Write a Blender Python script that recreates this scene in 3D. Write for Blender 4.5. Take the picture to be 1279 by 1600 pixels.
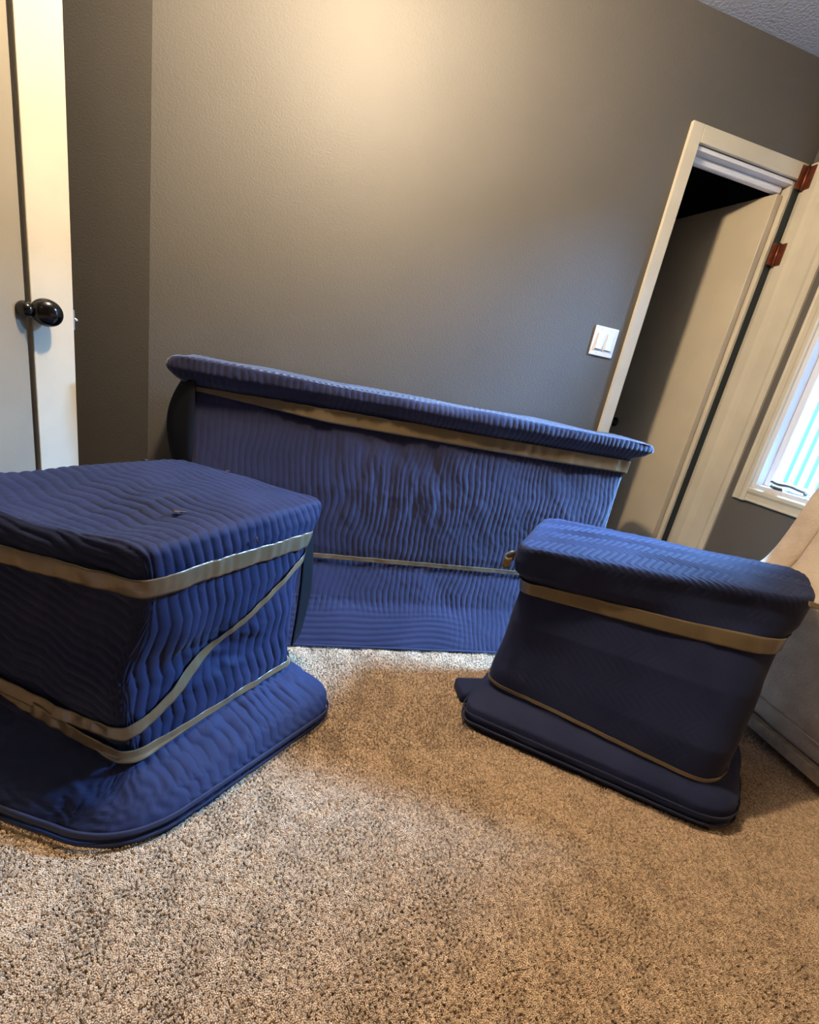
import bpy, bmesh, math, random
import numpy as np
from mathutils import Vector, Matrix
random.seed(7)
for o in list(bpy.data.objects):
    bpy.data.objects.remove(o, do_unlink=True)
SC = bpy.context.scene
COL = SC.collection

# ---------------------------------------------------------------- camera
RM = ((0.9646906, 0.1112910, 0.2387181), (-0.1910521, -0.3282151, 0.9250805), (0.1813040, -0.9380241, -0.2953636))
cam = bpy.data.cameras.new('camera')
cam.sensor_fit = 'HORIZONTAL'
cam.sensor_width = 36.0
cam.lens = 36.0 * 707.85 / 1279.0
cam.clip_start = 0.02
camo = bpy.data.objects.new('camera', cam)
COL.objects.link(camo)
m = Matrix.Identity(4)
for r in range(3):
    m[r][0] = RM[r][0]; m[r][1] = -RM[r][1]; m[r][2] = -RM[r][2]
m[0][3], m[1][3], m[2][3] = 0.0, 0.0, 1.0
camo.matrix_world = m
SC.camera = camo

# ---------------------------------------------------------------- world, lamps, exposure
W = bpy.data.worlds.new('sky'); SC.world = W; W.use_nodes = True
bg = W.node_tree.nodes['Background']
bg.inputs[0].default_value = (0.45, 0.72, 1.0, 1); bg.inputs[1].default_value = 2.2

def lamp(name, kind, loc, energy, color, **kw):
    d = bpy.data.lights.new(name, kind); d.energy = energy; d.color = color
    aim = kw.pop('aim', None)
    for k, v in kw.items(): setattr(d, k, v)
    o = bpy.data.objects.new(name, d); COL.objects.link(o); o.location = loc
    if aim is not None:
        o.rotation_euler = (Vector(aim) - Vector(loc)).to_track_quat('-Z', 'Y').to_euler()
    return o
lamp('ceiling_lamp_light', 'POINT', (0.02, 1.12, 2.22), 125.0, (1.0, 0.79, 0.54), shadow_soft_size=0.05)
lamp('rear_fill_light', 'POINT', (-0.20, -0.9, 2.2), 2.5, (1.0, 0.78, 0.55), shadow_soft_size=0.12)  # weak fill added behind the camera, no known lamp there
lamp('window_daylight', 'AREA', (2.90, 1.37, 2.68), 1450.0, (0.26, 0.50, 1.0), shape='RECTANGLE', size=0.7, size_y=0.5, aim=(0.75, 1.35, 0.75))
lamp('sun', 'SUN', (0, 0, 6), 6.0, (1.0, 0.97, 0.92), angle=0.01, aim=(4, 0, -2.5))
SC.view_settings.view_transform = 'Standard'
SC.view_settings.look = 'None'
SC.view_settings.gamma = 1.0
SC.view_settings.use_curve_mapping = False
SC.view_settings.exposure = 0.0

# ---------------------------------------------------------------- materials
def nodes(name):
    mt = bpy.data.materials.new(name); mt.use_nodes = True
    nt = mt.node_tree; b = nt.nodes['Principled BSDF']
    return mt, nt, b
def mat(name, col, rough=0.6, metal=0.0, var=0.0, vscale=8.0, bump=0.0, bscale=200.0, bdist=0.002, sheen=0.0, coat=0.0, detail=4.0, col2=None):
    mt, nt, b = nodes(name)
    b.inputs['Roughness'].default_value = rough; b.inputs['Metallic'].default_value = metal
    b.inputs['Base Color'].default_value = (*col, 1)
    if sheen:
        b.inputs['Sheen Weight'].default_value = sheen; b.inputs['Sheen Roughness'].default_value = 0.4
    if coat:
        b.inputs['Coat Weight'].default_value = coat; b.inputs['Coat Roughness'].default_value = 0.15
    tc = nt.nodes.new('ShaderNodeTexCoord')
    if var or col2:
        n = nt.nodes.new('ShaderNodeTexNoise'); n.inputs['Scale'].default_value = vscale; n.inputs['Detail'].default_value = 6
        nt.links.new(tc.outputs['Object'], n.inputs['Vector'])
        mx = nt.nodes.new('ShaderNodeMix'); mx.data_type = 'RGBA'
        c2 = col2 or tuple(c * (1 - var) for c in col)
        mx.inputs['A'].default_value = (*col, 1); mx.inputs['B'].default_value = (*c2, 1)
        cr = nt.nodes.new('ShaderNodeMapRange'); cr.inputs[1].default_value = 0.38; cr.inputs[2].default_value = 0.62
        nt.links.new(n.outputs['Fac'], cr.inputs[0]); nt.links.new(cr.outputs[0], mx.inputs['Factor'])
        nt.links.new(mx.outputs['Result'], b.inputs['Base Color'])
    if bump:
        n2 = nt.nodes.new('ShaderNodeTexNoise'); n2.inputs['Scale'].default_value = bscale; n2.inputs['Detail'].default_value = detail
        nt.links.new(tc.outputs['Object'], n2.inputs['Vector'])
        bp = nt.nodes.new('ShaderNodeBump'); bp.inputs['Strength'].default_value = bump; bp.inputs['Distance'].default_value = bdist
        nt.links.new(n2.outputs['Fac'], bp.inputs['Height']); nt.links.new(bp.outputs['Normal'], b.inputs['Normal'])
    return mt
M = {}
M['wall'] = mat('wall_paint', (0.118, 0.109, 0.097), 0.6, var=0.06, vscale=3, bump=0.5, bscale=170, bdist=0.0025)
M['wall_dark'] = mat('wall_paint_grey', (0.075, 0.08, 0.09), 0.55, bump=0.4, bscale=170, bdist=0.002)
M['ceiling'] = mat('ceiling_texture', (0.42, 0.45, 0.52), 0.9, bump=0.9, bscale=95, bdist=0.006)
M['trim'] = mat('cream_trim_paint', (0.66, 0.60, 0.47), 0.4, var=0.08, vscale=6, bump=0.15, bscale=260, bdist=0.001)
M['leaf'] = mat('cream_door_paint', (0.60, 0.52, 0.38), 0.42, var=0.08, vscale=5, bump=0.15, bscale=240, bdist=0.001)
M['panel'] = mat('shaded_leaf_paint', (0.34, 0.30, 0.23), 0.5, var=0.08, vscale=4, bump=0.3, bscale=180, bdist=0.0015)  # darker version of the cream door paint, shade put into the colour
M['white'] = mat('white_vinyl', (0.78, 0.78, 0.80), 0.35)
M['plate'] = mat('switch_plastic', (0.85, 0.85, 0.83), 0.3)
M['blanket'] = mat('navy_quilted_cloth', (0.016, 0.022, 0.060), 0.72, bump=0.35, bscale=900, bdist=0.0006, sheen=0.05, col2=(0.021, 0.027, 0.070), vscale=7)
M['blanket2'] = mat('dusty_navy_quilted_cloth', (0.019, 0.020, 0.050), 0.75, bump=0.35, bscale=900, bdist=0.0006, sheen=0.55, col2=(0.024, 0.025, 0.060), vscale=6)
M['binding'] = mat('dark_binding_cloth', (0.03, 0.035, 0.07), 0.6)
M['black'] = mat('black_cloth', (0.006, 0.006, 0.008), 0.8)
M['copper'] = mat('copper_hinge_metal', (0.24, 0.075, 0.038), 0.35, metal=0.7, var=0.35, vscale=60)
M['knob'] = mat('dark_polished_metal', (0.06, 0.058, 0.055), 0.14, metal=0.95)
M['blackmetal'] = mat('black_metal', (0.01, 0.01, 0.012), 0.3, metal=0.5)
M['chrome'] = mat('steel', (0.75, 0.76, 0.78), 0.2, metal=1.0)
M['rubber'] = mat('dark_joint', (0.015, 0.025, 0.03), 0.7)
M['plush'] = mat('beige_plush_cloth', (0.66, 0.53, 0.39), 0.9, bump=0.8, bscale=140, bdist=0.004, sheen=0.3, col2=(0.54, 0.42, 0.30), vscale=14)
M['wood'] = mat('pale_wood_rail', (0.48, 0.38, 0.26), 0.5, var=0.35, vscale=25)
M['siding'] = mat('pale_siding', (0.82, 0.84, 0.82), 0.6)
M['teal'] = mat('teal_batten', (0.20, 0.62, 0.55), 0.6)
M['mark'] = mat('brown_frayed_batting', (0.10, 0.07, 0.06), 0.9, var=0.6, vscale=120)
M['ground'] = mat('outside_ground', (0.25, 0.25, 0.22), 0.9, var=0.3, vscale=3)
for k_ in ('blanket', 'blanket2', 'binding', 'black'): M[k_].node_tree.nodes['Principled BSDF'].inputs['Specular IOR Level'].default_value = 0.18
# tape: thin glossy brown film
mt, nt, b = nodes('brown_packing_tape')
b.inputs['Base Color'].default_value = (0.16, 0.115, 0.062, 1); b.inputs['Roughness'].default_value = 0.28
b.inputs['Coat Weight'].default_value = 0.5; b.inputs['Coat Roughness'].default_value = 0.12
tc = nt.nodes.new('ShaderNodeTexCoord'); nz = nt.nodes.new('ShaderNodeTexNoise'); nz.inputs['Scale'].default_value = 45
nt.links.new(tc.outputs['Object'], nz.inputs['Vector'])
bp = nt.nodes.new('ShaderNodeBump'); bp.inputs['Strength'].default_value = 0.25; bp.inputs['Distance'].default_value = 0.004
nt.links.new(nz.outputs['Fac'], bp.inputs['Height']); nt.links.new(bp.outputs['Normal'], b.inputs['Normal'])
M['tape'] = mt
# window glass
mt, nt, b = nodes('window_glass')
tr = nt.nodes.new('ShaderNodeBsdfTransparent'); tr.inputs[0].default_value = (0.90, 0.97, 0.96, 1)
gl = nt.nodes.new('ShaderNodeBsdfGlossy'); gl.inputs['Roughness'].default_value = 0.02
mxs = nt.nodes.new('ShaderNodeMixShader'); mxs.inputs[0].default_value = 0.07
nt.links.new(tr.outputs[0], mxs.inputs[1]); nt.links.new(gl.outputs[0], mxs.inputs[2])
nt.links.new(mxs.outputs[0], nt.nodes['Material Output'].inputs['Surface']); nt.nodes.remove(b)
M['glass'] = mt
# carpet pile, each tuft its own tone
mt, nt, b = nodes('carpet_pile_yarn')
b.inputs['Roughness'].default_value = 0.95; b.inputs['Sheen Weight'].default_value = 0.2
oi = nt.nodes.new('ShaderNodeObjectInfo'); rp = nt.nodes.new('ShaderNodeValToRGB')
rp.color_ramp.elements[0].color = (0.46, 0.31, 0.185, 1); rp.color_ramp.elements[1].color = (0.86, 0.65, 0.43, 1)
nt.links.new(oi.outputs['Random'], rp.inputs['Fac']); nt.links.new(rp.outputs['Color'], b.inputs['Base Color'])
M['yarn'] = mt
M['carpet'] = mat('carpet_backing', (0.26, 0.19, 0.125), 0.95, bump=1.0, bscale=160, bdist=0.008, col2=(0.17, 0.12, 0.08), vscale=150)

# ---------------------------------------------------------------- helpers
def obj(name, me_or_bm, material=None, parent=None, smooth=False, kind=None):
    if isinstance(me_or_bm, bmesh.types.BMesh):
        me = bpy.data.meshes.new(name); me_or_bm.to_mesh(me); me_or_bm.free()
    else: me = me_or_bm
    o = bpy.data.objects.new(name, me); COL.objects.link(o)
    if material and not me.materials: me.materials.append(material)
    if smooth: me.polygons.foreach_set('use_smooth', [True] * len(me.polygons))
    if parent: o.parent = parent
    if kind: o['kind'] = kind
    return o
def empty(name, loc=(0, 0, 0), label=None, cat=None, group=None, kind=None):
    o = bpy.data.objects.new(name, None); COL.objects.link(o); o.location = loc; o.empty_display_size = 0.1
    tag(o, label, cat, group, kind); return o
def tag(o, label=None, cat=None, group=None, kind=None):
    if label: o['label'] = label
    if cat: o['category'] = cat
    if group: o['group'] = group
    if kind: o['kind'] = kind
    return o
def box_into(bm, lo, hi, bevel=0.0, mtx=None):
    r = bmesh.ops.create_cube(bm, size=1.0)
    vs = r['verts']
    lo = Vector(lo); hi = Vector(hi)
    for v in vs:
        v.co = Vector([(lo[i] + hi[i]) / 2 + v.co[i] * (hi[i] - lo[i]) for i in range(3)])
    if bevel:
        es = list({e for v in vs for e in v.link_edges})
        rr = bmesh.ops.bevel(bm, geom=es, offset=bevel, segments=2, profile=0.5, affect='EDGES')
        vs = rr['verts']
    if mtx is not None:
        for v in vs: v.co = mtx @ v.co
    return bm
def box(name, lo, hi, material, parent=None, bevel=0.0, mtx=None, kind=None):
    bm = bmesh.new(); box_into(bm, lo, hi, bevel, mtx)
    return obj(name, bm, material, parent, kind=kind)
def lathe(name, prof, origin, axis, material, parent=None, n=28):
    """prof: list of (radius, distance along axis)"""
    q = Vector((0, 0, 1)).rotation_difference(Vector(axis).normalized()); o = Vector(origin)
    vs, fs = [], []
    for (r, d) in prof:
        for k in range(n):
            a = 2 * math.pi * k / n
            vs.append(tuple(o + q @ Vector((r * math.cos(a), r * math.sin(a), d))))
    for i in range(len(prof) - 1):
        for k in range(n):
            fs.append((i * n + k, i * n + (k + 1) % n, (i + 1) * n + (k + 1) % n, (i + 1) * n + k))
    fs.append(tuple(range(n))[::-1]); fs.append(tuple((len(prof) - 1) * n + k for k in range(n)))
    me = bpy.data.meshes.new(name); me.from_pydata(vs, [], fs)
    return obj(name, me, material, parent, smooth=True)
def tube(name, pts, rad, material, parent=None, n=8):
    cu = bpy.data.curves.new(name, 'CURVE'); cu.dimensions = '3D'; cu.bevel_depth = rad; cu.bevel_resolution = 3; cu.use_fill_caps = True
    sp = cu.splines.new('NURBS'); sp.points.add(len(pts) - 1)
    for i, p in enumerate(pts): sp.points[i].co = (*p, 1)
    sp.use_endpoint_u = True; sp.order_u = 3; sp.resolution_u = 6
    tmp = bpy.data.objects.new(name + '_tmp', cu); COL.objects.link(tmp)
    dg = bpy.context.evaluated_depsgraph_get(); me = bpy.data.meshes.new_from_object(tmp.evaluated_get(dg))
    bpy.data.objects.remove(tmp, do_unlink=True)
    me.materials.clear()
    return obj(name, me, material, parent, smooth=True)
def grid_mesh(name, P, closed_u=False):
    """P: (rows, cols, 3) array -> quad mesh"""
    R_, C_ = P.shape[:2]
    idx = np.arange(R_ * C_).reshape(R_, C_)
    if closed_u: idx = np.concatenate([idx, idx[:, :1]], 1)
    a, b_, c, d = idx[:-1, :-1], idx[:-1, 1:], idx[1:, 1:], idx[1:, :-1]
    F = np.stack([a, b_, c, d], -1).reshape(-1, 4)
    me = bpy.data.meshes.new(name)
    me.vertices.add(R_ * C_); me.vertices.foreach_set('co', P.reshape(-1).astype(np.float32))
    me.loops.add(F.size); me.loops.foreach_set('vertex_index', F.reshape(-1).astype(np.int32))
    me.polygons.add(len(F)); me.polygons.foreach_set('loop_start', np.arange(0, F.size, 4, dtype=np.int32))
    me.polygons.foreach_set('loop_total', np.full(len(F), 4, dtype=np.int32))
    me.update(calc_edges=True); me.polygons.foreach_set('use_smooth', [True] * len(F))
    return me
rng = np.random.default_rng(5)
def vnoise(P, scale, seed=0, octaves=2):
    """smooth pseudo noise from sums of rotated sines, roughly -1..1"""
    r = np.random.default_rng(seed); out = np.zeros(P.shape[:-1]); amp = 1.0; tot = 0
    for o in range(octaves):
        for k in range(5):
            d = r.normal(size=3); d /= np.linalg.norm(d)
            w = (1 + 0.5 * r.random()) * scale * (2 ** o)
            out += amp * np.sin(P @ d * w + r.random() * 6.28 + 1.3 * np.sin(P @ np.roll(d, 1) * w * 0.7 + r.random() * 6))
        tot += amp * 2.4; amp *= 0.5
    return out / tot
def tri(x): return 2 * np.abs(2 * (x - np.floor(x + 0.5))) - 1
def smoothstep(a, b_, x):
    t = np.clip((x - a) / (b_ - a), 0, 1); return t * t * (3 - 2 * t)

class Wrapped:
    """a thing wrapped in a quilted blanket: rounded four-corner cross sections stacked up, then closed on top"""
    def __init__(s, levels, radii, nside, ncorner, nrows, edge_r=0.025, ntop=90, bulge=0.01, tilt=(0, 0), e1=(1, 0), smooth_rows=3, dents=()):
        zs = np.array([l[0] for l in levels]); cs = np.array([l[1] for l in levels])      # (n,4,2)
        z = np.linspace(zs[0], zs[-1] - edge_r, nrows)
        C4 = np.stack([[np.interp(z, zs, cs[:, i, k]) for k in range(2)] for i in range(4)], 0)  # 4,2,n
        k = np.exp(-np.linspace(-2, 2, 2 * smooth_rows + 1) ** 2); k /= k.sum()
        C4 = np.stack([[np.convolve(np.pad(C4[i, j], smooth_rows, mode='edge'), k, 'valid') for j in range(2)] for i in range(4)], 0)
        C4 = C4.transpose(2, 0, 1)                                                         # n,4,2
        rl = np.array([(l[2] if len(l) > 2 else radii) for l in levels], float)
        radii = np.stack([np.convolve(np.pad(np.interp(z, zs, rl[:, i]), smooth_rows, mode='edge'), k, 'valid') for i in range(4)], 1)
        s.z = z; s.edge_r = edge_r
        loops, uu = s.loop(C4, radii, nside, ncorner)
        s.u = uu
        side = np.concatenate([loops, np.repeat(z[:, None, None], loops.shape[1], 1)], -1)
        top = side[-1].copy(); cen = top[:, :2].mean(0)
        rows = []
        rad = np.linalg.norm(top[:, :2] - cen, axis=1, keepdims=True)
        for a in np.linspace(0, math.pi / 2, 9)[1:]:
            t = 1 - edge_r * (1 - math.cos(a)) / rad
            rows.append(np.concatenate([cen + (top[:, :2] - cen) * t, np.full((len(top), 1), zs[-1] - edge_r + edge_r * math.sin(a))], 1))
        base = rows[-1]; m0 = len(rows)
        for t in np.linspace(1, 0.004, ntop)[1:]:
            rows.append(np.concatenate([cen + (base[:, :2] - cen) * t, np.full((len(top), 1), zs[-1] + bulge * (1 - t * t))], 1))
        P = np.concatenate([side, np.stack(rows)], 0)
        f = smoothstep(0.6 * zs[-1], zs[-1], P[..., 2])
        P[..., 2] += f * (tilt[0] * (P[..., 0] - cen[0]) + tilt[1] * (P[..., 1] - cen[1]))
        s.nside_rows = nrows; s.cen = cen; s.ztop = zs[-1]
        for (c, r, d) in dents:
            r = np.array(r if hasattr(r, '__len__') else (r, r, r))
            w = np.exp(-(((P - np.array(c)) / r) ** 2).sum(-1))
            N = s.normals(P); P = P - N * (w * d)[..., None]
        s.P = P; s.N = s.normals(P)
        e1 = np.array(e1, float); e1 /= np.linalg.norm(e1); s.e1 = e1; s.e2 = np.array([-e1[1], e1[0]])
    def loop(s, C4, radii, nside, ncorner):
        out, us = [], []
        for i in range(4):
            c = C4[:, i]; nx = C4[:, (i + 1) % 4]; pv = C4[:, (i - 1) % 4]
            def un(v): return v / np.linalg.norm(v, axis=-1, keepdims=True)
            a = c + un(pv - c) * radii[:, i:i + 1]; b_ = c + un(nx - c) * radii[:, i:i + 1]
            t = np.linspace(0, 1, ncorner)[None, :, None]
            arc = (1 - t) ** 2 * a[:, None] + 2 * t * (1 - t) * c[:, None] + t ** 2 * b_[:, None]
            out.append(arc); us += list(i + (np.linspace(0, 1, ncorner) - 0.5) * 0.16)
            j_ = (i + 1) % 4; a2 = nx + un(c - nx) * radii[:, j_:j_ + 1]
            t = np.linspace(0, 1, nside[i] + 2)[1:-1][None, :, None]
            out.append(b_[:, None] * (1 - t) + a2[:, None] * t)
            us += list(i + 0.08 + np.linspace(0, 1, nside[i] + 2)[1:-1] * 0.84)
        return np.concatenate(out, 1), np.array(us)
    def normals(s, P):
        du = np.roll(P, -1, 1) - np.roll(P, 1, 1); dv = np.gradient(P, axis=0)
        N = np.cross(du, dv); l = np.linalg.norm(N, axis=-1, keepdims=True); N = N / np.maximum(l, 1e-12)
        # smooth along rows a little
        N = (N + np.roll(N, 1, 1) + np.roll(N, -1, 1)); N /= np.maximum(np.linalg.norm(N, axis=-1, keepdims=True), 1e-12)
        return N
    def coords(s):
        P, N = s.P, s.N
        e1c = P[..., :2] @ s.e1; e2c = P[..., :2] @ s.e2
        n1 = N[..., :2] @ s.e1; n2 = N[..., :2] @ s.e2
        drop = np.clip(s.ztop - P[..., 2], 0, None)
        w1 = smoothstep(0.35, 0.85, np.abs(n1)) * np.sign(n1); w2 = np.abs(n2)
        q = e1c + w1 * drop
        r = e2c + np.sign(n2) * smoothstep(0.2, 0.8, w2) * drop
        return q, r
    def surface(s, spacing, amp, zig, lam, wob=0.012, seed=1, wrinkle=0.004, wscale=9, extra=None):
        q, r = s.coords(); P, N = s.P, s.N
        sft = wob * vnoise(P, 11, seed, 2)
        ph = (q + zig * tri(r / lam + 0.4 * vnoise(P, 4, seed + 1, 1)) + sft) / spacing
        h = amp * (np.abs(np.sin(math.pi * ph)) ** 0.55 - 0.6)
        h = h * (1 + .45 * vnoise(P, 20, seed + 7, 2)) + wrinkle * vnoise(P, wscale, seed + 3, 3) + .0007 * vnoise(P, 90, seed + 5, 2)
        if extra is not None: h = extra(P, N, ph, h)
        s.h = h
        fade = np.ones(P.shape[0]); fade[-12:] = np.linspace(1, 0, 12)
        return P + N * (h * fade[:, None])[..., None]
    def eval(s, u, z, off):
        """point on the smooth side at ring parameter u and height z (arrays)"""
        S = s.P[:s.nside_rows + 8]; Nn = s.N[:s.nside_rows + 8]
        ua = s.u; n = len(ua)
        uf = np.interp(((u - ua[0]) % 4.0) + ua[0], np.append(ua, ua[0] + 4), np.arange(n + 1))
        zf = np.interp(z, S[:, 0, 2], np.arange(len(S)))
        i0 = np.floor(uf).astype(int); fu = (uf - i0)[..., None]; j0 = np.clip(np.floor(zf).astype(int), 0, len(S) - 2); fz = (zf - j0)[..., None]
        i1 = (i0 + 1) % n; i0 = i0 % n
        def g(A): return (A[j0, i0] * (1 - fu) + A[j0, i1] * fu) * (1 - fz) + (A[j0 + 1, i0] * (1 - fu) + A[j0 + 1, i1] * fu) * fz
        nn = g(Nn); nn /= np.linalg.norm(nn, axis=-1, keepdims=True)
        return g(S) + nn * off[..., None]
    def band(s, name, path, width, material, parent, off=0.006, n=420, k=9, wr=0.0015, seed=3, thick=0.0008, wscale=60, smooth=None):
        """strip lying on the wrapped body; path = [(u, z), ...]; width number or list per path point"""
        pu = np.array([p[0] for p in path], float); pz = np.array([p[1] for p in path], float)
        t = np.linspace(0, len(path) - 1, n)
        u = np.interp(t, np.arange(len(path)), pu); z = np.interp(t, np.arange(len(path)), pz)
        sg = max(2, n // 40); kk = np.exp(-np.linspace(-2, 2, 2 * sg + 1) ** 2); kk /= kk.sum()
        z = np.convolve(np.pad(z, sg, mode='edge'), kk, 'valid')
        w = np.interp(t, np.arange(len(path)), width) if hasattr(width, '__len__') else np.full(n, width)
        c = np.linspace(-0.5, 0.5, k)[:, None]
        U = np.repeat(u[None], k, 0); Z = z[None] + c * w[None] * np.ones((k, 1))
        base = s.eval(U, Z, np.zeros_like(U))
        # tape bridges hollows: flatten across the width toward the middle line
        wob = wr * (vnoise(base, wscale, seed, 1) + 0.8 * vnoise(base * np.array([1, 1, .15]), 110, seed + 9, 1))
        Pt = s.eval(U, Z, off + wob)
        me = grid_mesh(name, Pt)
        o = obj(name, me, material, parent)
        sd = o.modifiers.new('thickness', 'SOLIDIFY'); sd.thickness = thick; sd.offset = 1
        return o

# ================================================================= the room
D = 1.91; RX = 1.92; CEIL = 2.43; YB = -1.9; XL = -1.35
def room_box(name, lo, hi, mt_): 
    o = box(name, lo, hi, mt_, kind='structure'); return o
# floor and ceiling
room_box('floor', (XL - .1, YB - .1, -0.06), (RX + .1, 3.3, 0.0), M['carpet'])
room_box('ceiling', (XL - .1, YB - .1, CEIL), (RX + .1, 3.3, CEIL + 0.06), M['ceiling'])
# back wall with the doorway cut out, and an added bend at its left end, turned from the lamp to darken it
bm = bmesh.new()
OX0, OX1, OZ = 1.352, 1.868, 2.035
box_into(bm, (-0.59, D, 0), (OX0, D + .1, CEIL)); box_into(bm, (OX0, D, OZ), (OX1, D + .1, CEIL)); box_into(bm, (OX1, D, 0), (RX + .1, D + .1, CEIL))
obj('wall_back', bm, M['wall'], kind='structure')
bm = bmesh.new()
poly = [(-0.59, D), (-1.20, D + .27), (-1.40, D + .27), (-1.40, D + .45), (-1.15, D + .45), (-0.59, D + .1)]
vb = [bm.verts.new((x, y, 0)) for x, y in poly]; vt = [bm.verts.new((x, y, CEIL)) for x, y in poly]
bm.faces.new(vb[::-1]); bm.faces.new(vt)
for i in range(len(poly)): bm.faces.new((vb[i], vb[(i + 1) % len(poly)], vt[(i + 1) % len(poly)], vt[i]))
bmesh.ops.recalc_face_normals(bm, faces=bm.faces)
obj('wall_back_shade_bend', bm, M['wall'], kind='structure')
room_box('wall_left', (XL - .1, YB - .1, 0), (XL, D + .45, CEIL), M['wall'])
room_box('wall_rear', (XL, YB - .1, 0), (RX, YB, CEIL), M['wall'])
# right wall with the window opening
WY0, WY1, WZ0, WZ1 = 1.20, 1.60, 0.785, 2.16
bm = bmesh.new()
box_into(bm, (RX, YB - .1, 0), (RX + .1, WY0, CEIL)); box_into(bm, (RX, WY1, 0), (RX + .1, D, CEIL))
box_into(bm, (RX, WY0, 0), (RX + .1, WY1, WZ0)); box_into(bm, (RX, WY0, WZ1), (RX + .1, WY1, CEIL))
obj('wall_right', bm, M['wall'], kind='structure')
# the dark room behind the doorway
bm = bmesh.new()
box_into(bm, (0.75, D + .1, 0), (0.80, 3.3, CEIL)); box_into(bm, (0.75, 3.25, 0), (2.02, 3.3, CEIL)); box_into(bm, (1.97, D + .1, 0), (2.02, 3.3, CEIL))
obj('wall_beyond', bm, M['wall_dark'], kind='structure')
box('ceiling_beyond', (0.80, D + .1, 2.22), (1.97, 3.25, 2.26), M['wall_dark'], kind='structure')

# ---- doorway casing (setting)
dr = empty('door_1', (1.6, D, 0), kind='structure')
def prof_bar(name, a, b_, w, dpt, nrm, side, material, parent):
    """profiled casing board from a to b: width w toward 'side', stepped thickness toward 'nrm'"""
    a, b_, nrm, side = Vector(a), Vector(b_), Vector(nrm), Vector(side)
    prof = [(0, 0), (0, dpt * .75), (w * .1, dpt), (w * .32, dpt), (w * .40, dpt * .82), (w * .50, dpt * .66), (w * .82, dpt * .6), (w * .9, dpt * .8), (w * .97, dpt * .75), (w, dpt * .45), (w, 0)]
    vs = [tuple(a + side * p + nrm * q) for p, q in prof] + [tuple(b_ + side * p + nrm * q) for p, q in prof]
    n = len(prof); fs = [(i, (i + 1) % n, n + (i + 1) % n, n + i) for i in range(n)] + [tuple(range(n))[::-1], tuple(range(n, 2 * n))]
    me = bpy.data.meshes.new(name); me.from_pydata(vs, [], fs)
    bm_ = bmesh.new(); bm_.from_mesh(me); bmesh.ops.recalc_face_normals(bm_, faces=bm_.faces); bm_.to_mesh(me); bm_.free()
    return obj(name, me, material, parent)
def flat_parent(o, p):  # keep world placement under an offset empty
    o.parent = p; o.matrix_parent_inverse = p.matrix_world.inverted()
bpy.context.view_layer.update()
parts = []
parts.append(box('casing', (1.302, D - .016, 0), (1.356, D, 2.098), M['trim'], bevel=0.003))
parts.append(box('casing', (1.3565, D - .016, 2.038), (1.897, D, 2.098), M['trim'], bevel=0.003))
parts.append(box('jamb', (OX0 - .002, D, 0), (OX0 + .014, D + .1, OZ), M['trim']))
parts.append(box('jamb', (OX1 - .012, D, 0), (OX1 + .002, D + .1, OZ), M['trim']))
parts.append(box('head_jamb', (OX0, D, OZ - .014), (OX1 - .012, D + .1, OZ + .001), M['white']))
parts.append(box('door_stop', (OX0 + .014, D + .03, OZ - .042), (OX1 - .02, D + .062, OZ - .014), M['white'], bevel=0.010))
# bright casing board on the return beside the hinges
for p in parts: flat_parent(p, dr)
t1 = prof_bar('trim_1', (RX, D - .001, 0), (RX, D - .001, 2.10), 0.212, 0.022, (-1, 0, 0), (0, -1, 0), M['trim'], None); t1['kind'] = 'structure'
t2 = box('hinge_gap_shade', (1.8715, D - .004, 0), (1.8975, D - .0005, 2.037), M['rubber'], kind='structure')  # dark strip laid in for the shade of the open hinge gap

# ---- the inner door leaf standing open beyond the doorway
hx, hy = 1.853, D + .018
lw = 0.545; ang = math.atan2(0.9855, -0.1696)
L = Matrix.Translation((hx, hy, 0)) @ Matrix.Rotation(ang, 4, 'Z')
leaf = empty('interior_door', (hx, hy, 0), 'cream flat door standing open into the dark room beyond the doorway', 'door')
leaf.rotation_euler = (0, 0, ang)
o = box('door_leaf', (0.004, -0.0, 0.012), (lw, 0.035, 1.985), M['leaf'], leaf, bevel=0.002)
lathe('door_knob', [(0.026, 0), (0.026, .004), (0.012, .008), (0.010, .028), (0.022, .034), (0.027, .046), (0.024, .060), (0.012, .066), (0.001, .067)], (lw - .06, 0.035, 0.93), (0, 1, 0), M['blackmetal'], leaf)
def hinge(z0, lab):
    h = empty('door_hinge', (1.886, D - .014, z0), lab, 'hinge')
    a = math.radians(0)
    bm_ = bmesh.new(); box_into(bm_, (-0.028, -0.004, 0), (-0.003, 0.0, .085), .001); obj('hinge_leaf', bm_, M['copper'], h)
    bm_ = bmesh.new(); box_into(bm_, (0.010, -0.034, 0), (0.014, -0.003, .085), .001)
    for v in bm_.verts: v.co.x -= 0.0045
    obj('hinge_leaf', bm_, M['copper'], h)
    lathe('hinge_pin', [(0.001, -.004), (0.0052, -.002), (0.0052, .087), (0.001, .090)], (0.002, -0.0065, 0), (0, 0, 1), M['copper'], h, n=14)
    return h
hinge(2.005, 'upper copper-brown hinge at the top corner of the doorway')
hinge(1.715, 'lower copper-brown hinge on the gap beside the doorway')

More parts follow.
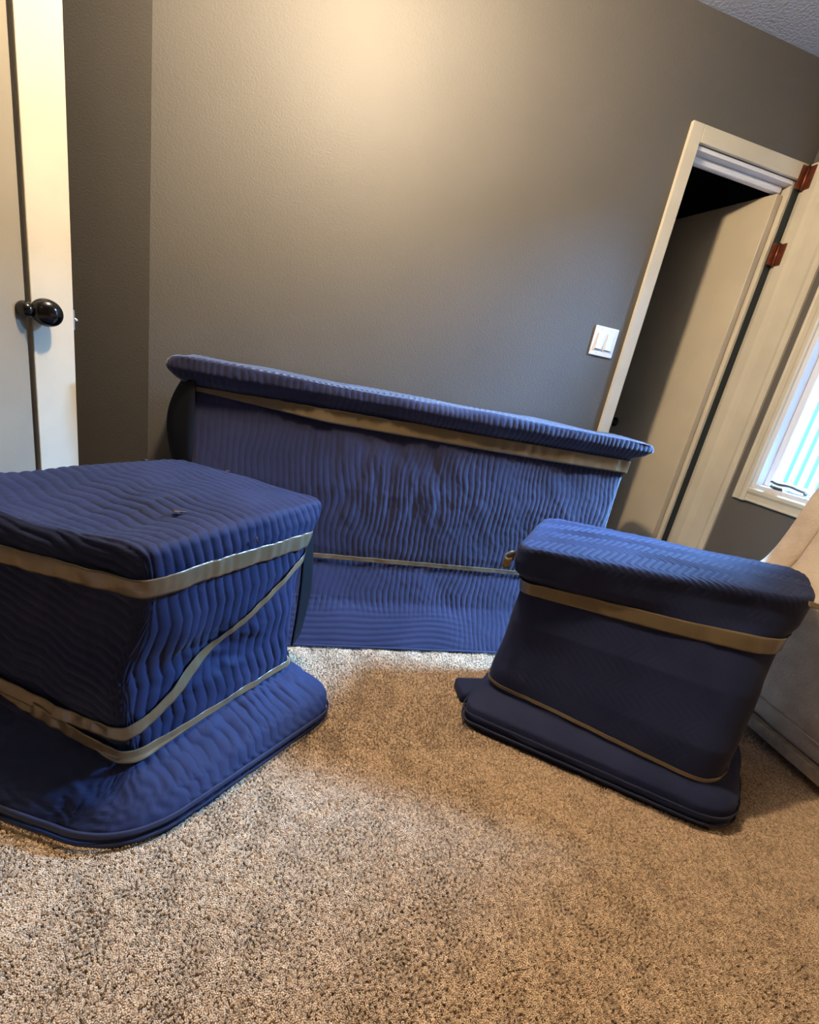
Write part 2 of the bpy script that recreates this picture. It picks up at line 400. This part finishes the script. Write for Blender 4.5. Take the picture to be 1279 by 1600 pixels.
# ---- light switch
sw = empty('light_switch', (1.205, D, 1.265), 'white double rocker light switch on the wall left of the doorway', 'light switch')
box('switch_plate', (-.057, -.006, -.06), (.057, 0, .06), M['plate'], sw, bevel=.003)
for dx in (-.023, .023):
    fr = box('rocker_frame', (dx - .018, -.0075, -.035), (dx + .018, -.006, .035), M['plate'], sw, bevel=.0006)
    bm_ = bmesh.new(); box_into(bm_, (dx - .0155, -.0125, -.032), (dx + .0155, -.0078, .032), .001)
    for v in bm_.verts:
        if v.co.z > 0 and v.co.y < -.01: v.co.y += .0035
    obj('rocker', bm_, M['plate'], fr)
for dx in (-.023, .023):
    for dz in (-.048, .048):
        lathe('screw', [(.0028, 0), (.0028, .001), (.001, .0014)], (dx, -.006, dz), (0, -1, 0), M['plate'], sw, n=10)

# ---- window (setting)
wn = empty('window_1', (RX, (WY0 + WY1) / 2, WZ0), kind='structure')
bpy.context.view_layer.update()
ws = []
cw = 0.062
ws.append(prof_bar('casing', (RX, WY1 - .002, WZ0 - cw), (RX, WY1 - .002, WZ1 + cw), cw, .018, (-1, 0, 0), (0, 1, 0), M['trim'], None))
ws.append(prof_bar('casing', (RX, WY0 + .002, WZ0 - cw), (RX, WY0 + .002, WZ1 + cw), cw, .018, (-1, 0, 0), (0, -1, 0), M['trim'], None))
ws.append(prof_bar('casing', (RX, WY0 + .003, WZ0 + .002), (RX, WY1 - .003, WZ0 + .002), cw, .018, (-1, 0, 0), (0, 0, -1), M['trim'], None))
ws.append(prof_bar('casing', (RX, WY0 + .003, WZ1 - .002), (RX, WY1 - .003, WZ1 - .002), cw, .018, (-1, 0, 0), (0, 0, 1), M['trim'], None))
def ring(name, x0, x1, y0, y1, z0, z1, w, material, bevel=.002):
    bm_ = bmesh.new()
    box_into(bm_, (x0, y0, z0), (x1, y0 + w, z1), bevel); box_into(bm_, (x0, y1 - w, z0), (x1, y1, z1), bevel)
    box_into(bm_, (x0, y0 + w, z0), (x1, y1 - w, z0 + w), bevel); box_into(bm_, (x0, y0 + w, z1 - w), (x1, y1 - w, z1), bevel)
    return obj(name, bm_, material)
ws.append(ring('window_frame', RX - .004, RX + .095, WY0, WY1, WZ0, WZ1, .020, M['white']))
ws.append(ring('window_sash', RX + .035, RX + .075, WY0 + .0205, WY1 - .0205, WZ0 + .0205, WZ1 - .0205, .030, M['white'], .004))
pn = box('pane', (RX + .052, WY0 + .052, WZ0 + .052), (RX + .056, WY1 - .052, WZ1 - .052), M['glass']); ws.append(pn)
for p in ws: flat_parent(p, wn)
cr = empty('window_crank', (RX, 1.49, WZ0 + .0215), 'small silver folding crank at the bottom of the window frame', 'window crank')
box('crank_base', (-.005, -.03, 0), (.03, .03, .012), M['chrome'], cr, bevel=.004)
tube('crank_arm', [(.005, .03, .016), (-.005, .035, .030), (-.006, .0, .020), (-.006, -.05, .028), (-.006, -.11, .018), (-.004, -.13, .020)], .006, M['chrome'], cr)
lathe('crank_knob', [(.004, 0), (.009, .004), (.009, .018), (.003, .022)], (-.004, -.13, .016), (-1, 0, 0), M['chrome'], cr, n=14)

# ---- outside: ribbed siding of the neighbouring wall
box('ground_outside', (RX + .12, -2.5, -0.3), (6.5, 5.5, -0.25), M['ground'], kind='structure')
sd = empty('siding_wall', (3.6, 1.5, 0), 'pale siding wall with teal lines seen outside through the window', 'wall')
box('wall_sheet', (0, -1.5, -.25), (.1, 3.8, 2.3), M['siding'], sd)
for k in range(52):
    y = -.6 + k * 0.08
    box('batten', (-.02, y, -.25), (-.001, y + .014, 2.3), M['teal'], sd)

# ================================================================= left door leaf and panel
a_ = math.atan2(.10, .059)
ld = empty('folding_closet_door', (-.749, 1.500, 0), 'cream folding closet door with round dark knobs at the left edge', 'door')
ld.rotation_euler = (0, 0, a_)
box('door_leaf', (0, 0, .012), (.112, .016, 2.03), M['trim'], ld, bevel=.0025)
KP = [(0.024, 0), (0.026, .003), (0.012, .007), (0.011, .020), (0.020, .023), (0.031, .032), (0.036, .046), (0.035, .058), (0.027, .070), (0.014, .076), (0.001, .0775)]
lathe('door_knob', [(r, d * .8) for r, d in KP], (.028, 0, .966), (-.37, -.93, 0), M['knob'], ld, n=36)
box('latch_plate', (.1125, .001, .930), (.115, .015, .985), M['chrome'], ld)
lathe('latch_bolt', [(.008, 0), (.008, .010), (.005, .013), (.001, .0135)], (.115, .008, .957), (1, 0, 0), M['chrome'], ld, n=14)
# second leaf of the same folding door, turned toward the left of the room, with its own side-facing knob
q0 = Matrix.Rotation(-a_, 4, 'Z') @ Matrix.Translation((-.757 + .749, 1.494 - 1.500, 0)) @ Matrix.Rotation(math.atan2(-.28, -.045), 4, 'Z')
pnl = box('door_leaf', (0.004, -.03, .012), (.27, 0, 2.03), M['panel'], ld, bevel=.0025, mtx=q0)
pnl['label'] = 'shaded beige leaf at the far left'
q3 = Matrix.Rotation(-a_, 3, 'Z')
lathe('door_knob', [(r * .58, d * .58) for r, d in KP], q3 @ Vector((-.741 + .749, -.010, .966)), q3 @ Vector((-.16, -.98, 0)), M['knob'], ld, n=28)

# ================================================================= wrapped armchair, left
def binding(bd, par, z, off, u0, u1, n=500, w=.007, nm='hem_binding'):
    us = np.linspace(u0, u1, 9)
    return bd.band(nm, [(u, z) for u in us], w, M['binding'], par, off=off, n=n, k=4, wr=.0004, thick=.004)

la = empty('wrapped_armchair', (-.3, 1.15, 0), 'large armchair wrapped in blue quilted moving blankets at the left foreground', 'armchair')
lev = [
 (0.006, [(-.25, .690), (.170, 1.085), (-.43, 1.46), (-.98, .99)], (.13, .10, .06, .05)),
 (0.040, [(-.25, .697), (.180, 1.095), (-.43, 1.46), (-.98, .99)], (.13, .10, .06, .05)),
 (0.070, [(-.262, .735), (.170, 1.120), (-.42, 1.48), (-.94, 1.00)], (.10, .08, .06, .05)),
 (0.100, [(-.272, .790), (.105, 1.140), (-.41, 1.49), (-.90, 1.04)], (.06, .06, .06, .05)),
 (0.125, [(-.280, .820), (.040, 1.150), (-.40, 1.50), (-.86, 1.07)]),
 (0.200, [(-.292, .822), (.030, 1.155), (-.40, 1.50), (-.85, 1.10)]),
 (0.300, [(-.300, .815), (.030, 1.165), (-.40, 1.50), (-.85, 1.10)]),
 (0.400, [(-.275, .840), (.036, 1.185), (-.40, 1.50), (-.85, 1.10)]),
 (0.480, [(-.262, .848), (.046, 1.215), (-.40, 1.50), (-.85, 1.10)]),
 (0.520, [(-.258, .835), (.062, 1.235), (-.39, 1.51), (-.85, 1.10)]),
 (0.560, [(-.256, .832), (.080, 1.262), (-.38, 1.52), (-.85, 1.10)]),
 (0.605, [(-.256, .832), (.086, 1.285), (-.37, 1.53), (-.85, 1.10)]),
]
lc = Wrapped(lev, (.035, .05, .06, .05), (230, 120, 120, 200), 34, 190, edge_r=.022, ntop=110, bulge=.006, e1=(.334, .441),
    dents=[((-.16, .93, .30), (.10, .10, .05), .028), ((-.20, .90, .36), (.05, .05, .10), -.018), ((-.10, 1.0, .26), (.10, .1, .03), .012),
           ((-.40, 1.00, .600), (.12, .10, .03), .035), ((-.56, 1.12, .60), (.16, .14, .03), .045), ((-.46, .98, .33), (.2, .2, .08), .012)])
def lx(P, N, ph, h):
    # crumpled area on the side facing the room and gathers above the flared skirt
    w = np.exp(-(((P - np.array([-.13, .96, .27])) / np.array([.11, .11, .07])) ** 2).sum(-1))
    h = h + w * .008 * vnoise(P, 60, 21, 2)
    w2 = np.exp(-((P[..., 2] - .11) / .05) ** 2)
    h = h + w2 * .006 * vnoise(P * np.array([1, 1, .35]), 45, 22, 2)
    return h
P = lc.surface(.0245, .0040, .0065, .13, wob=.010, seed=11, wrinkle=.0035, wscale=14, extra=lx)
obj('moving_blanket', grid_mesh('moving_blanket', P, True), M['blanket'], la)
lc.band('packing_tape', [(-1.0, .515), (-.5, .505), (-.15, .515), (0, .520), (.12, .522), (.5, .514), (.9, .504), (1.3, .5), (1.8, .5)], .044, M['tape'], la, off=.0062, wr=.0022, wscale=25)
lc.band('packing_tape', [(-1.0, .235), (-.6, .205), (-.25, .185), (0, .190), (.12, .205), (.45, .29), (.75, .385), (.98, .455), (1.25, .47)], [.034, .034, .034, .032, .032, .026, .020, .022, .03], M['tape'], la, off=.0085, wr=.0015, seed=5)
lc.band('packing_tape', [(-1.0, .235), (-.6, .200), (-.3, .160), (-.1, .135), (.02, .130), (.15, .132), (.5, .138), (.9, .146), (1.3, .15)], [.034, .034, .034, .034, .03, .026, .018, .018, .02], M['tape'], la, off=.0075, wr=.0015, seed=6)
binding(lc, la, .022, .0075, -1.0, 1.4); binding(lc, la, .038, .0075, -1.0, 1.4)
# loose end of the blanket hanging behind the right corner, black for the shade inside the fold
n, k = 40, 10
zz = np.linspace(.135, .49, n)[:, None] * np.ones((1, k)); cc = np.linspace(0, 1, k)[None] * np.ones((n, 1))
bul = np.sin(np.clip((zz - .12) / .38, 0, 1) * math.pi)
FX = .030 + cc * (.020 + .012 * bul) + .006 * bul; FY = 1.225 + cc * .06
me = grid_mesh('blanket_flap', np.stack([FX, FY, zz], -1))
o = obj('blanket_flap', me, M['black'], la); s_ = o.modifiers.new('thickness', 'SOLIDIFY'); s_.thickness = .006
# frayed spots in the cloth
def spot(pos, r, nrm, parent, seed):
    bm_ = bmesh.new(); bmesh.ops.create_icosphere(bm_, subdivisions=3, radius=1.0)
    q_ = Vector((0, 0, 1)).rotation_difference(Vector(nrm).normalized()); rr = random.Random(seed)
    ph_ = [rr.random() * 6 for _ in range(6)]
    for v in bm_.verts:
        a = math.atan2(v.co.y, v.co.x); s0 = 1 + .35 * math.sin(3 * a + ph_[0]) + .2 * math.sin(7 * a + ph_[1])
        v.co = Vector(pos) + q_ @ Vector((v.co.x * r * s0, v.co.y * r * .55 * s0, v.co.z * .0022 * (1 + .5 * math.sin(9 * a + ph_[2]))))
    return obj('frayed_spot', bm_, M['mark'], parent, smooth=True)
spot((-.255, 1.03, .610), .013, (0, 0, 1), la, 1); spot((-.45, 1.44, .607), .007, (0, 0, 1), la, 2); spot((-.22, 1.42, .609), .006, (0, 0, 1), la, 3)
spot((-.085, 1.028, .560), .008, (.8, -.6, 0), la, 4)
for pth in la.children: pass

# ================================================================= wrapped armchair, right
ra = empty('wrapped_armchair', (1.1, 1.05, 0), 'smaller chair wrapped in dark blue blankets beside the beige sofa at right', 'armchair')
lev = [
 (0.004, [(.565, 1.045), (1.150, .660), (1.43, .90), (.84, 1.33)]),
 (0.030, [(.545, 1.050), (1.165, .640), (1.46, .90), (.83, 1.35)]),
 (0.072, [(.550, 1.060), (1.165, .648), (1.46, .90), (.83, 1.35)]),
 (0.088, [(.580, 1.080), (1.160, .668), (1.45, .90), (.84, 1.34)]),
 (0.102, [(.630, 1.105), (1.155, .695), (1.40, .93), (.85, 1.34)]),
 (0.200, [(.640, 1.105), (1.165, .700), (1.40, .93), (.85, 1.34)]),
 (0.350, [(.635, 1.090), (1.215, .745), (1.45, .95), (.85, 1.36)]),
 (0.440, [(.645, 1.090), (1.270, .790), (1.50, .98), (.85, 1.36)]),
 (0.490, [(.640, 1.095), (1.290, .800), (1.53, 1.00), (.85, 1.36)]),
 (0.520, [(.600, 1.075), (1.340, .810), (1.58, 1.03), (.84, 1.38)]),
 (0.560, [(.585, 1.070), (1.365, .820), (1.60, 1.04), (.84, 1.385)]),
 (0.610, [(.590, 1.065), (1.365, .820), (1.60, 1.04), (.84, 1.385)]),
]
rc = Wrapped(lev, (.055, .11, .09, .06), (260, 130, 150, 130), 40, 190, edge_r=.020, ntop=110, bulge=.010, tilt=(.03, 0), e1=(.78, -.26),
    dents=[((.85, .95, .30), (.25, .2, .15), .012), ((.66, 1.05, .18), (.1, .1, .06), -.015)])
def rx_(P, N, ph, h):
    side = smoothstep(.57, .60, P[..., 2])
    return h * (.14 + .86 * side) + (1 - side) * .003 * vnoise(P * np.array([1, 1, .4]), 22, 31, 2)
P = rc.surface(.022, .0034, .022, .105, wob=.003, seed=31, wrinkle=.003, wscale=10, extra=rx_)
obj('moving_blanket', grid_mesh('moving_blanket', P, True), M['blanket'], ra)
rc.band('packing_tape', [(-.5, .472), (0, .468), (.3, .466), (.7, .466), (.95, .470), (1.3, .47), (2.0, .47)], .040, M['tape'], ra, off=.004, wr=.0014, wscale=25)
rc.band('packing_tape', [(-.3, .142), (0, .132), (.3, .124), (.7, .118), (.97, .114), (1.1, .14), (1.4, .24)], [.012] * 7, M['tape'], ra, off=.0035, wr=.0008, seed=8)
binding(rc, ra, .030, .004, -.6, 1.6, w=.005); binding(rc, ra, .052, .004, -.6, 1.6, w=.005)
def ribbon(name, pts, wvec, material, parent, thick=.0012):
    pts = np.array(pts, float); n = 24
    t = np.linspace(0, len(pts) - 1, n); C_ = np.stack([np.interp(t, np.arange(len(pts)), pts[:, i]) for i in range(3)], -1)
    wv = np.array(wvec, float); k = np.linspace(-.5, .5, 5)[:, None, None]
    Pm = C_[None] + k * wv[None, None] + .0015 * vnoise(C_[None] + k * wv, 80, 4, 1)[..., None]
    o_ = obj(name, grid_mesh(name, Pm), material, parent); s2 = o_.modifiers.new('thickness', 'SOLIDIFY'); s2.thickness = thick
    return o_
ribbon('tape_tail', [(.605, 1.085, .560), (.585, 1.080, .562), (.572, 1.075, .555), (.566, 1.070, .548), (.575, 1.068, .542), (.590, 1.068, .545)], (0.004, .004, .030), M['tape'], ra)
ribbon('tape_tail', [(1.36, .845, .600), (1.395, .835, .600), (1.425, .825, .598), (1.428, .823, .585), (1.415, .823, .565), (1.40, .824, .552)], (.002, .010, .012), M['tape'], ra)
# corner of blanket sticking out on the floor at the left
bm_ = bmesh.new(); box_into(bm_, (.58, 1.13, .004), (.70, 1.215, .048), .012)
obj('blanket_corner', bm_, M['blanket'], ra, smooth=True)

# ================================================================= wrapped loveseat by the wall
so = empty('wrapped_loveseat', (.45, 1.7, 0), 'long loveseat wrapped in navy quilted blankets standing before the back wall', 'loveseat')
lev = [
 (0.004, [(-.33, 1.405), (1.235, 1.405), (1.25, 1.84), (-.36, 1.84)]),
 (0.020, [(-.33, 1.412), (1.240, 1.412), (1.25, 1.84), (-.36, 1.84)]),
 (0.080, [(-.34, 1.450), (1.245, 1.450), (1.25, 1.84), (-.36, 1.84)]),
 (0.150, [(-.35, 1.495), (1.250, 1.495), (1.25, 1.84), (-.36, 1.84)]),
 (0.270, [(-.355, 1.535), (1.250, 1.540), (1.25, 1.84), (-.36, 1.84)]),
 (0.300, [(-.355, 1.540), (1.250, 1.545), (1.25, 1.84), (-.36, 1.84)]),
 (0.340, [(-.355, 1.540), (1.245, 1.545), (1.25, 1.84), (-.36, 1.84)]),
 (0.560, [(-.360, 1.560), (1.255, 1.565), (1.26, 1.84), (-.36, 1.84)]),
 (0.740, [(-.375, 1.590), (1.275, 1.590), (1.27, 1.84), (-.37, 1.84)]),
 (0.825, [(-.395, 1.595), (1.295, 1.595), (1.29, 1.84), (-.40, 1.84)]),
 (0.845, [(-.425, 1.575), (1.335, 1.575), (1.34, 1.845), (-.42, 1.845)]),
 (0.868, [(-.440, 1.560), (1.365, 1.560), (1.36, 1.85), (-.44, 1.85)]),
 (0.902, [(-.440, 1.560), (1.365, 1.560), (1.36, 1.85), (-.44, 1.85)]),
]
lo = Wrapped(lev, (.03, .04, .05, .05), (720, 90, 160, 60), 26, 230, edge_r=.028, ntop=60, bulge=.004, tilt=(-.008, 0), e1=(1, 0), smooth_rows=3)
def sx(P, N, ph, h):
    z = P[..., 2]; x = P[..., 0]
    m = (1 - smoothstep(.09, .16, z)) * (1 - smoothstep(.55, .80, x))
    h2 = .0028 * (np.abs(np.sin(math.pi * (z / .017 + .8 * vnoise(P, 9, 51, 2)))) ** .6 - .6)
    quiet = .35 + .65 * smoothstep(.10, .55, x + .12 * vnoise(P, 8, 55, 1))
    hf = np.where((z > .16) & (z < .78), h * quiet, h)
    w = smoothstep(.42, .5, z) * (1 - smoothstep(.7, .78, z)) * np.exp(-((x - .35) / .3) ** 2)
    return hf * (1 - m) + h2 * m + w * .004 * vnoise(P * np.array([1, 1, .3]), 55, 57, 2)
P = lo.surface(.0205, .0026, .006, .30, wob=.016, seed=41, wrinkle=.006, wscale=7, extra=sx)
obj('moving_blanket', grid_mesh('moving_blanket', P, True), M['blanket2'], so)
lo.band('packing_tape', [(-.6, .82), (-.1, .822), (0, .822), (.1, .820), (.3, .806), (.7, .800), (1, .798), (1.3, .80), (1.8, .80)], [.04, .03, .014, .018, .05, .056, .056, .05, .04], M['tape'], so, off=.0085, n=700, wr=.0022, wscale=18)
lo.band('packing_tape', [(-.3, .306), (0, .306), (.5, .304), (1, .302), (1.3, .30)], .018, M['tape'], so, off=.0055, n=700, wr=.001)
binding(lo, so, .013, .0045, -.3, 1.3, n=700, w=.006)
# black side padding bulging past the left end
n, k = 36, 14
zz = np.linspace(.30, .845, n)[:, None] * np.ones((1, k)); aa = np.linspace(-math.pi / 2, math.pi / 2, k)[None] * np.ones((n, 1))
bulg = .030 + .070 * np.sin(np.clip((zz - .35) / .52, 0, 1) ** 1.6 * math.pi)
me = grid_mesh('side_padding', np.stack([-.352 - np.cos(aa) * bulg, 1.70 + np.sin(aa) * .12, zz], -1))
o = obj('side_padding', me, M['black'], so); s_ = o.modifiers.new('thickness', 'SOLIDIFY'); s_.thickness = .01

# children were authored in world space: keep them there under their offset empties
def reseat(e):
    off = Matrix.Translation(e.location).inverted()
    for c in e.children: c.data.transform(off)
for e in (la, ra, so): reseat(e)

# ================================================================= beige sofa against the right wall
bs = empty('beige_sofa', (1.75, .55, 0), 'beige plush sofa with pale wood base rail under the window', 'sofa')
y0, y1 = -.15, 1.16
ny, npf = 260, 150
prof = np.array([(1.640, .075), (1.622, .110), (1.615, .20), (1.612, .32), (1.600, .42), (1.605, .50), (1.635, .545), (1.680, .575), (1.715, .64), (1.740, .74), (1.775, .86), (1.815, .94), (1.860, .955), (1.885, .90), (1.885, .5), (1.885, .075)])
tl = np.concatenate([[0], np.cumsum(np.linalg.norm(np.diff(prof, axis=0), axis=1))])
tt = np.linspace(0, tl[-1], npf); PX = np.interp(tt, tl, prof[:, 0]); PZ = np.interp(tt, tl, prof[:, 1])
kk = np.exp(-np.linspace(-2, 2, 9) ** 2); kk /= kk.sum()
PX = np.convolve(np.pad(PX, 4, mode='edge'), kk, 'valid'); PZ = np.convolve(np.pad(PZ, 4, mode='edge'), kk, 'valid')
def slab(name, ya, yb, grow, material, parent, seed, endr=.03, rowsy=ny):
    yy = np.linspace(ya, yb, rowsy); e = np.minimum(yy - ya, yb - yy); ins = endr - np.sqrt(np.clip(endr ** 2 - np.clip(endr - e, 0, None) ** 2, 0, None))
    cx_, cz_ = 1.78, .45
    s0 = (1 + grow / .3) - ins[:, None] / .22
    X = cx_ + (PX[None] - cx_) * s0; X = np.minimum(X, 1.895); Z = np.maximum(cz_ + (PZ[None] - cz_) * (1 + grow / .5 - ins[:, None] / .6), .07)
    Pm = np.stack([X, np.repeat(yy[:, None], npf, 1), Z], -1)
    Pm[..., 0] += .004 * vnoise(Pm, 14, seed, 2); Pm[..., 2] += .004 * vnoise(Pm, 11, seed + 1, 2) * (Pm[..., 2] > .12)
    me_ = grid_mesh(name, Pm, True)
    bm_ = bmesh.new(); bm_.from_mesh(me_); bmesh.ops.holes_fill(bm_, edges=[e_ for e_ in bm_.edges if e_.is_boundary], sides=0); bm_.to_mesh(me_); bm_.free()
    return obj(name, me_, material, parent)
slab('upholstered_body', y0, y1, 0.0, M['plush'], bs, 61)
slab('end_bolster', y1 - .004, y1 + .085, 0.022, M['plush'], bs, 65, endr=.036, rowsy=60)
box('base_rail', (1.600, y0, .045), (1.632, y1 + .07, .085), M['wood'], bs, bevel=.004)
box('base_rail', (1.632, y1 + .04, .045), (1.88, y1 + .07, .072), M['wood'], bs, bevel=.004)
for (x, y) in ((1.66, y1 - .02), (1.84, y1 - .02), (1.66, y0 + .08), (1.84, y0 + .08)):
    lathe('leg', [(.014, 0), (.018, .02), (.020, .05)], (x, y, 0.0), (0, 0, 1), M['rubber'], bs, n=14)
# piping along the lower front seam
tube('piping', [(1.612, y0, .155), (1.608, .5, .150), (1.612, y1 - .005, .155)], .004, M['plush'], bs)
reseat(bs)

# ================================================================= carpet pile
tb = bmesh.new()
rr = random.Random(3)
for b_ in range(3):
    a0 = b_ * 2.1; ox, oy = .0011 * math.cos(a0), .0011 * math.sin(a0); prev = None
    for j, (h_, r_) in enumerate(((0, .0012), (.004, .0015), (.0075, .0011))):
        tw = a0 + j * .9; lx_, ly_ = ox + .0009 * j * math.cos(tw), oy + .0009 * j * math.sin(tw)
        ringv = [tb.verts.new((lx_ + r_ * math.cos(2 * math.pi * q_ / 4), ly_ + r_ * math.sin(2 * math.pi * q_ / 4), h_)) for q_ in range(4)]
        if prev:
            for q_ in range(4): tb.faces.new((prev[q_], prev[(q_ + 1) % 4], ringv[(q_ + 1) % 4], ringv[q_]))
        prev = ringv
    tb.faces.new(prev)
tuft_me = bpy.data.meshes.new('yarn_tuft'); tb.to_mesh(tuft_me); tb.free(); tuft_me.materials.append(M['yarn'])
tuft = bpy.data.objects.new('yarn_tuft', tuft_me)
def scatter(x0, x1, ya, yb, step):
    gx, gy = np.meshgrid(np.arange(x0, x1, step), np.arange(ya, yb, step))
    p = np.stack([gx.ravel(), gy.ravel()], -1) + rng.uniform(-.5, .5, (gx.size, 2)) * step
    return p
pts = np.concatenate([scatter(-.75, 1.9, .12, .95, .0042), scatter(-.75, 1.9, .95, 1.55, .0055)])
# dense where it is near, sparser and larger elsewhere
ang2 = np.arctan2(pts[:, 0], pts[:, 1])
pts = pts[(ang2 > -.62) & (ang2 < 1.35)]
far = scatter(-1.34, 1.9, -1.88, 1.9, .0085)
a3 = np.arctan2(far[:, 0], far[:, 1])
far = far[~((a3 > -.62) & (a3 < 1.35) & (far[:, 1] > .12) & (far[:, 1] < 1.55) & (far[:, 0] > -.75))]
n_near = len(pts); big = np.concatenate([np.ones(n_near), np.full(len(far), 1.7)]); pts = np.concatenate([pts, far])
def inside(p, poly, grow=0.0):
    poly = np.array(poly); c = poly.mean(0); poly = c + (poly - c) * (1 - .10); ok = np.ones(len(p), bool)
    for i in range(4):
        a, b2 = poly[i], poly[(i + 1) % 4]
        ok &= ((b2[0] - a[0]) * (p[:, 1] - a[1]) - (b2[1] - a[1]) * (p[:, 0] - a[0])) > 0
    return ok
for poly in ([(-.262, .672), (.175, 1.080), (-.28, 1.63), (-.78, 1.20)], [(.500, 1.045), (1.150, .640), (1.43, .90), (.84, 1.33)], [(-.33, 1.405), (1.235, 1.405), (1.25, 1.84), (-.36, 1.84)]):
    ok_ = ~inside(pts, poly); pts = pts[ok_]; big = big[ok_]
P3 = np.concatenate([pts, np.zeros((len(pts), 1))], 1)
cm = bpy.data.meshes.new('carpet_pile'); cm.vertices.add(len(P3)); cm.vertices.foreach_set('co', P3.reshape(-1).astype(np.float32))
lean = np.stack([.35 * vnoise(P3, 7, 71, 3) + .4 * vnoise(P3, 90, 72, 2), .35 * vnoise(P3, 7, 73, 3) + .4 * vnoise(P3, 90, 74, 2), rng.uniform(0, 6.28, len(P3))], -1)
at = cm.attributes.new('lean', 'FLOAT_VECTOR', 'POINT'); at.data.foreach_set('vector', lean.reshape(-1).astype(np.float32))
scl = big * (1.0 + .25 * vnoise(P3, 55, 75, 2) + rng.uniform(-.12, .12, len(P3)))
at = cm.attributes.new('size', 'FLOAT', 'POINT'); at.data.foreach_set('value', scl.astype(np.float32))
cp = obj('carpet_pile', cm, M['yarn'])
tag(cp, 'short beige twisted carpet pile covering the floor', 'carpet', kind='stuff')
ng = bpy.data.node_groups.new('pile', 'GeometryNodeTree')
ng.interface.new_socket('Geometry', in_out='INPUT', socket_type='NodeSocketGeometry'); ng.interface.new_socket('Geometry', in_out='OUTPUT', socket_type='NodeSocketGeometry')
gi = ng.nodes.new('NodeGroupInput'); go = ng.nodes.new('NodeGroupOutput'); iop = ng.nodes.new('GeometryNodeInstanceOnPoints'); m2p = ng.nodes.new('GeometryNodeMeshToPoints')
oin = ng.nodes.new('GeometryNodeObjectInfo'); oin.inputs['Object'].default_value = tuft
na = ng.nodes.new('GeometryNodeInputNamedAttribute'); na.data_type = 'FLOAT_VECTOR'; na.inputs['Name'].default_value = 'lean'
nb = ng.nodes.new('GeometryNodeInputNamedAttribute'); nb.data_type = 'FLOAT'; nb.inputs['Name'].default_value = 'size'
ng.links.new(gi.outputs[0], m2p.inputs['Mesh']); ng.links.new(m2p.outputs[0], iop.inputs['Points']); ng.links.new(oin.outputs['Geometry'], iop.inputs['Instance'])
e2r = ng.nodes.new('FunctionNodeEulerToRotation')
ng.links.new(na.outputs['Attribute'], e2r.inputs[0]); ng.links.new(e2r.outputs[0], iop.inputs['Rotation']); ng.links.new(nb.outputs['Attribute'], iop.inputs['Scale'])
ng.links.new(iop.outputs[0], go.inputs[0])
gm = cp.modifiers.new('pile', 'NODES'); gm.node_group = ng
print('tufts', len(P3))
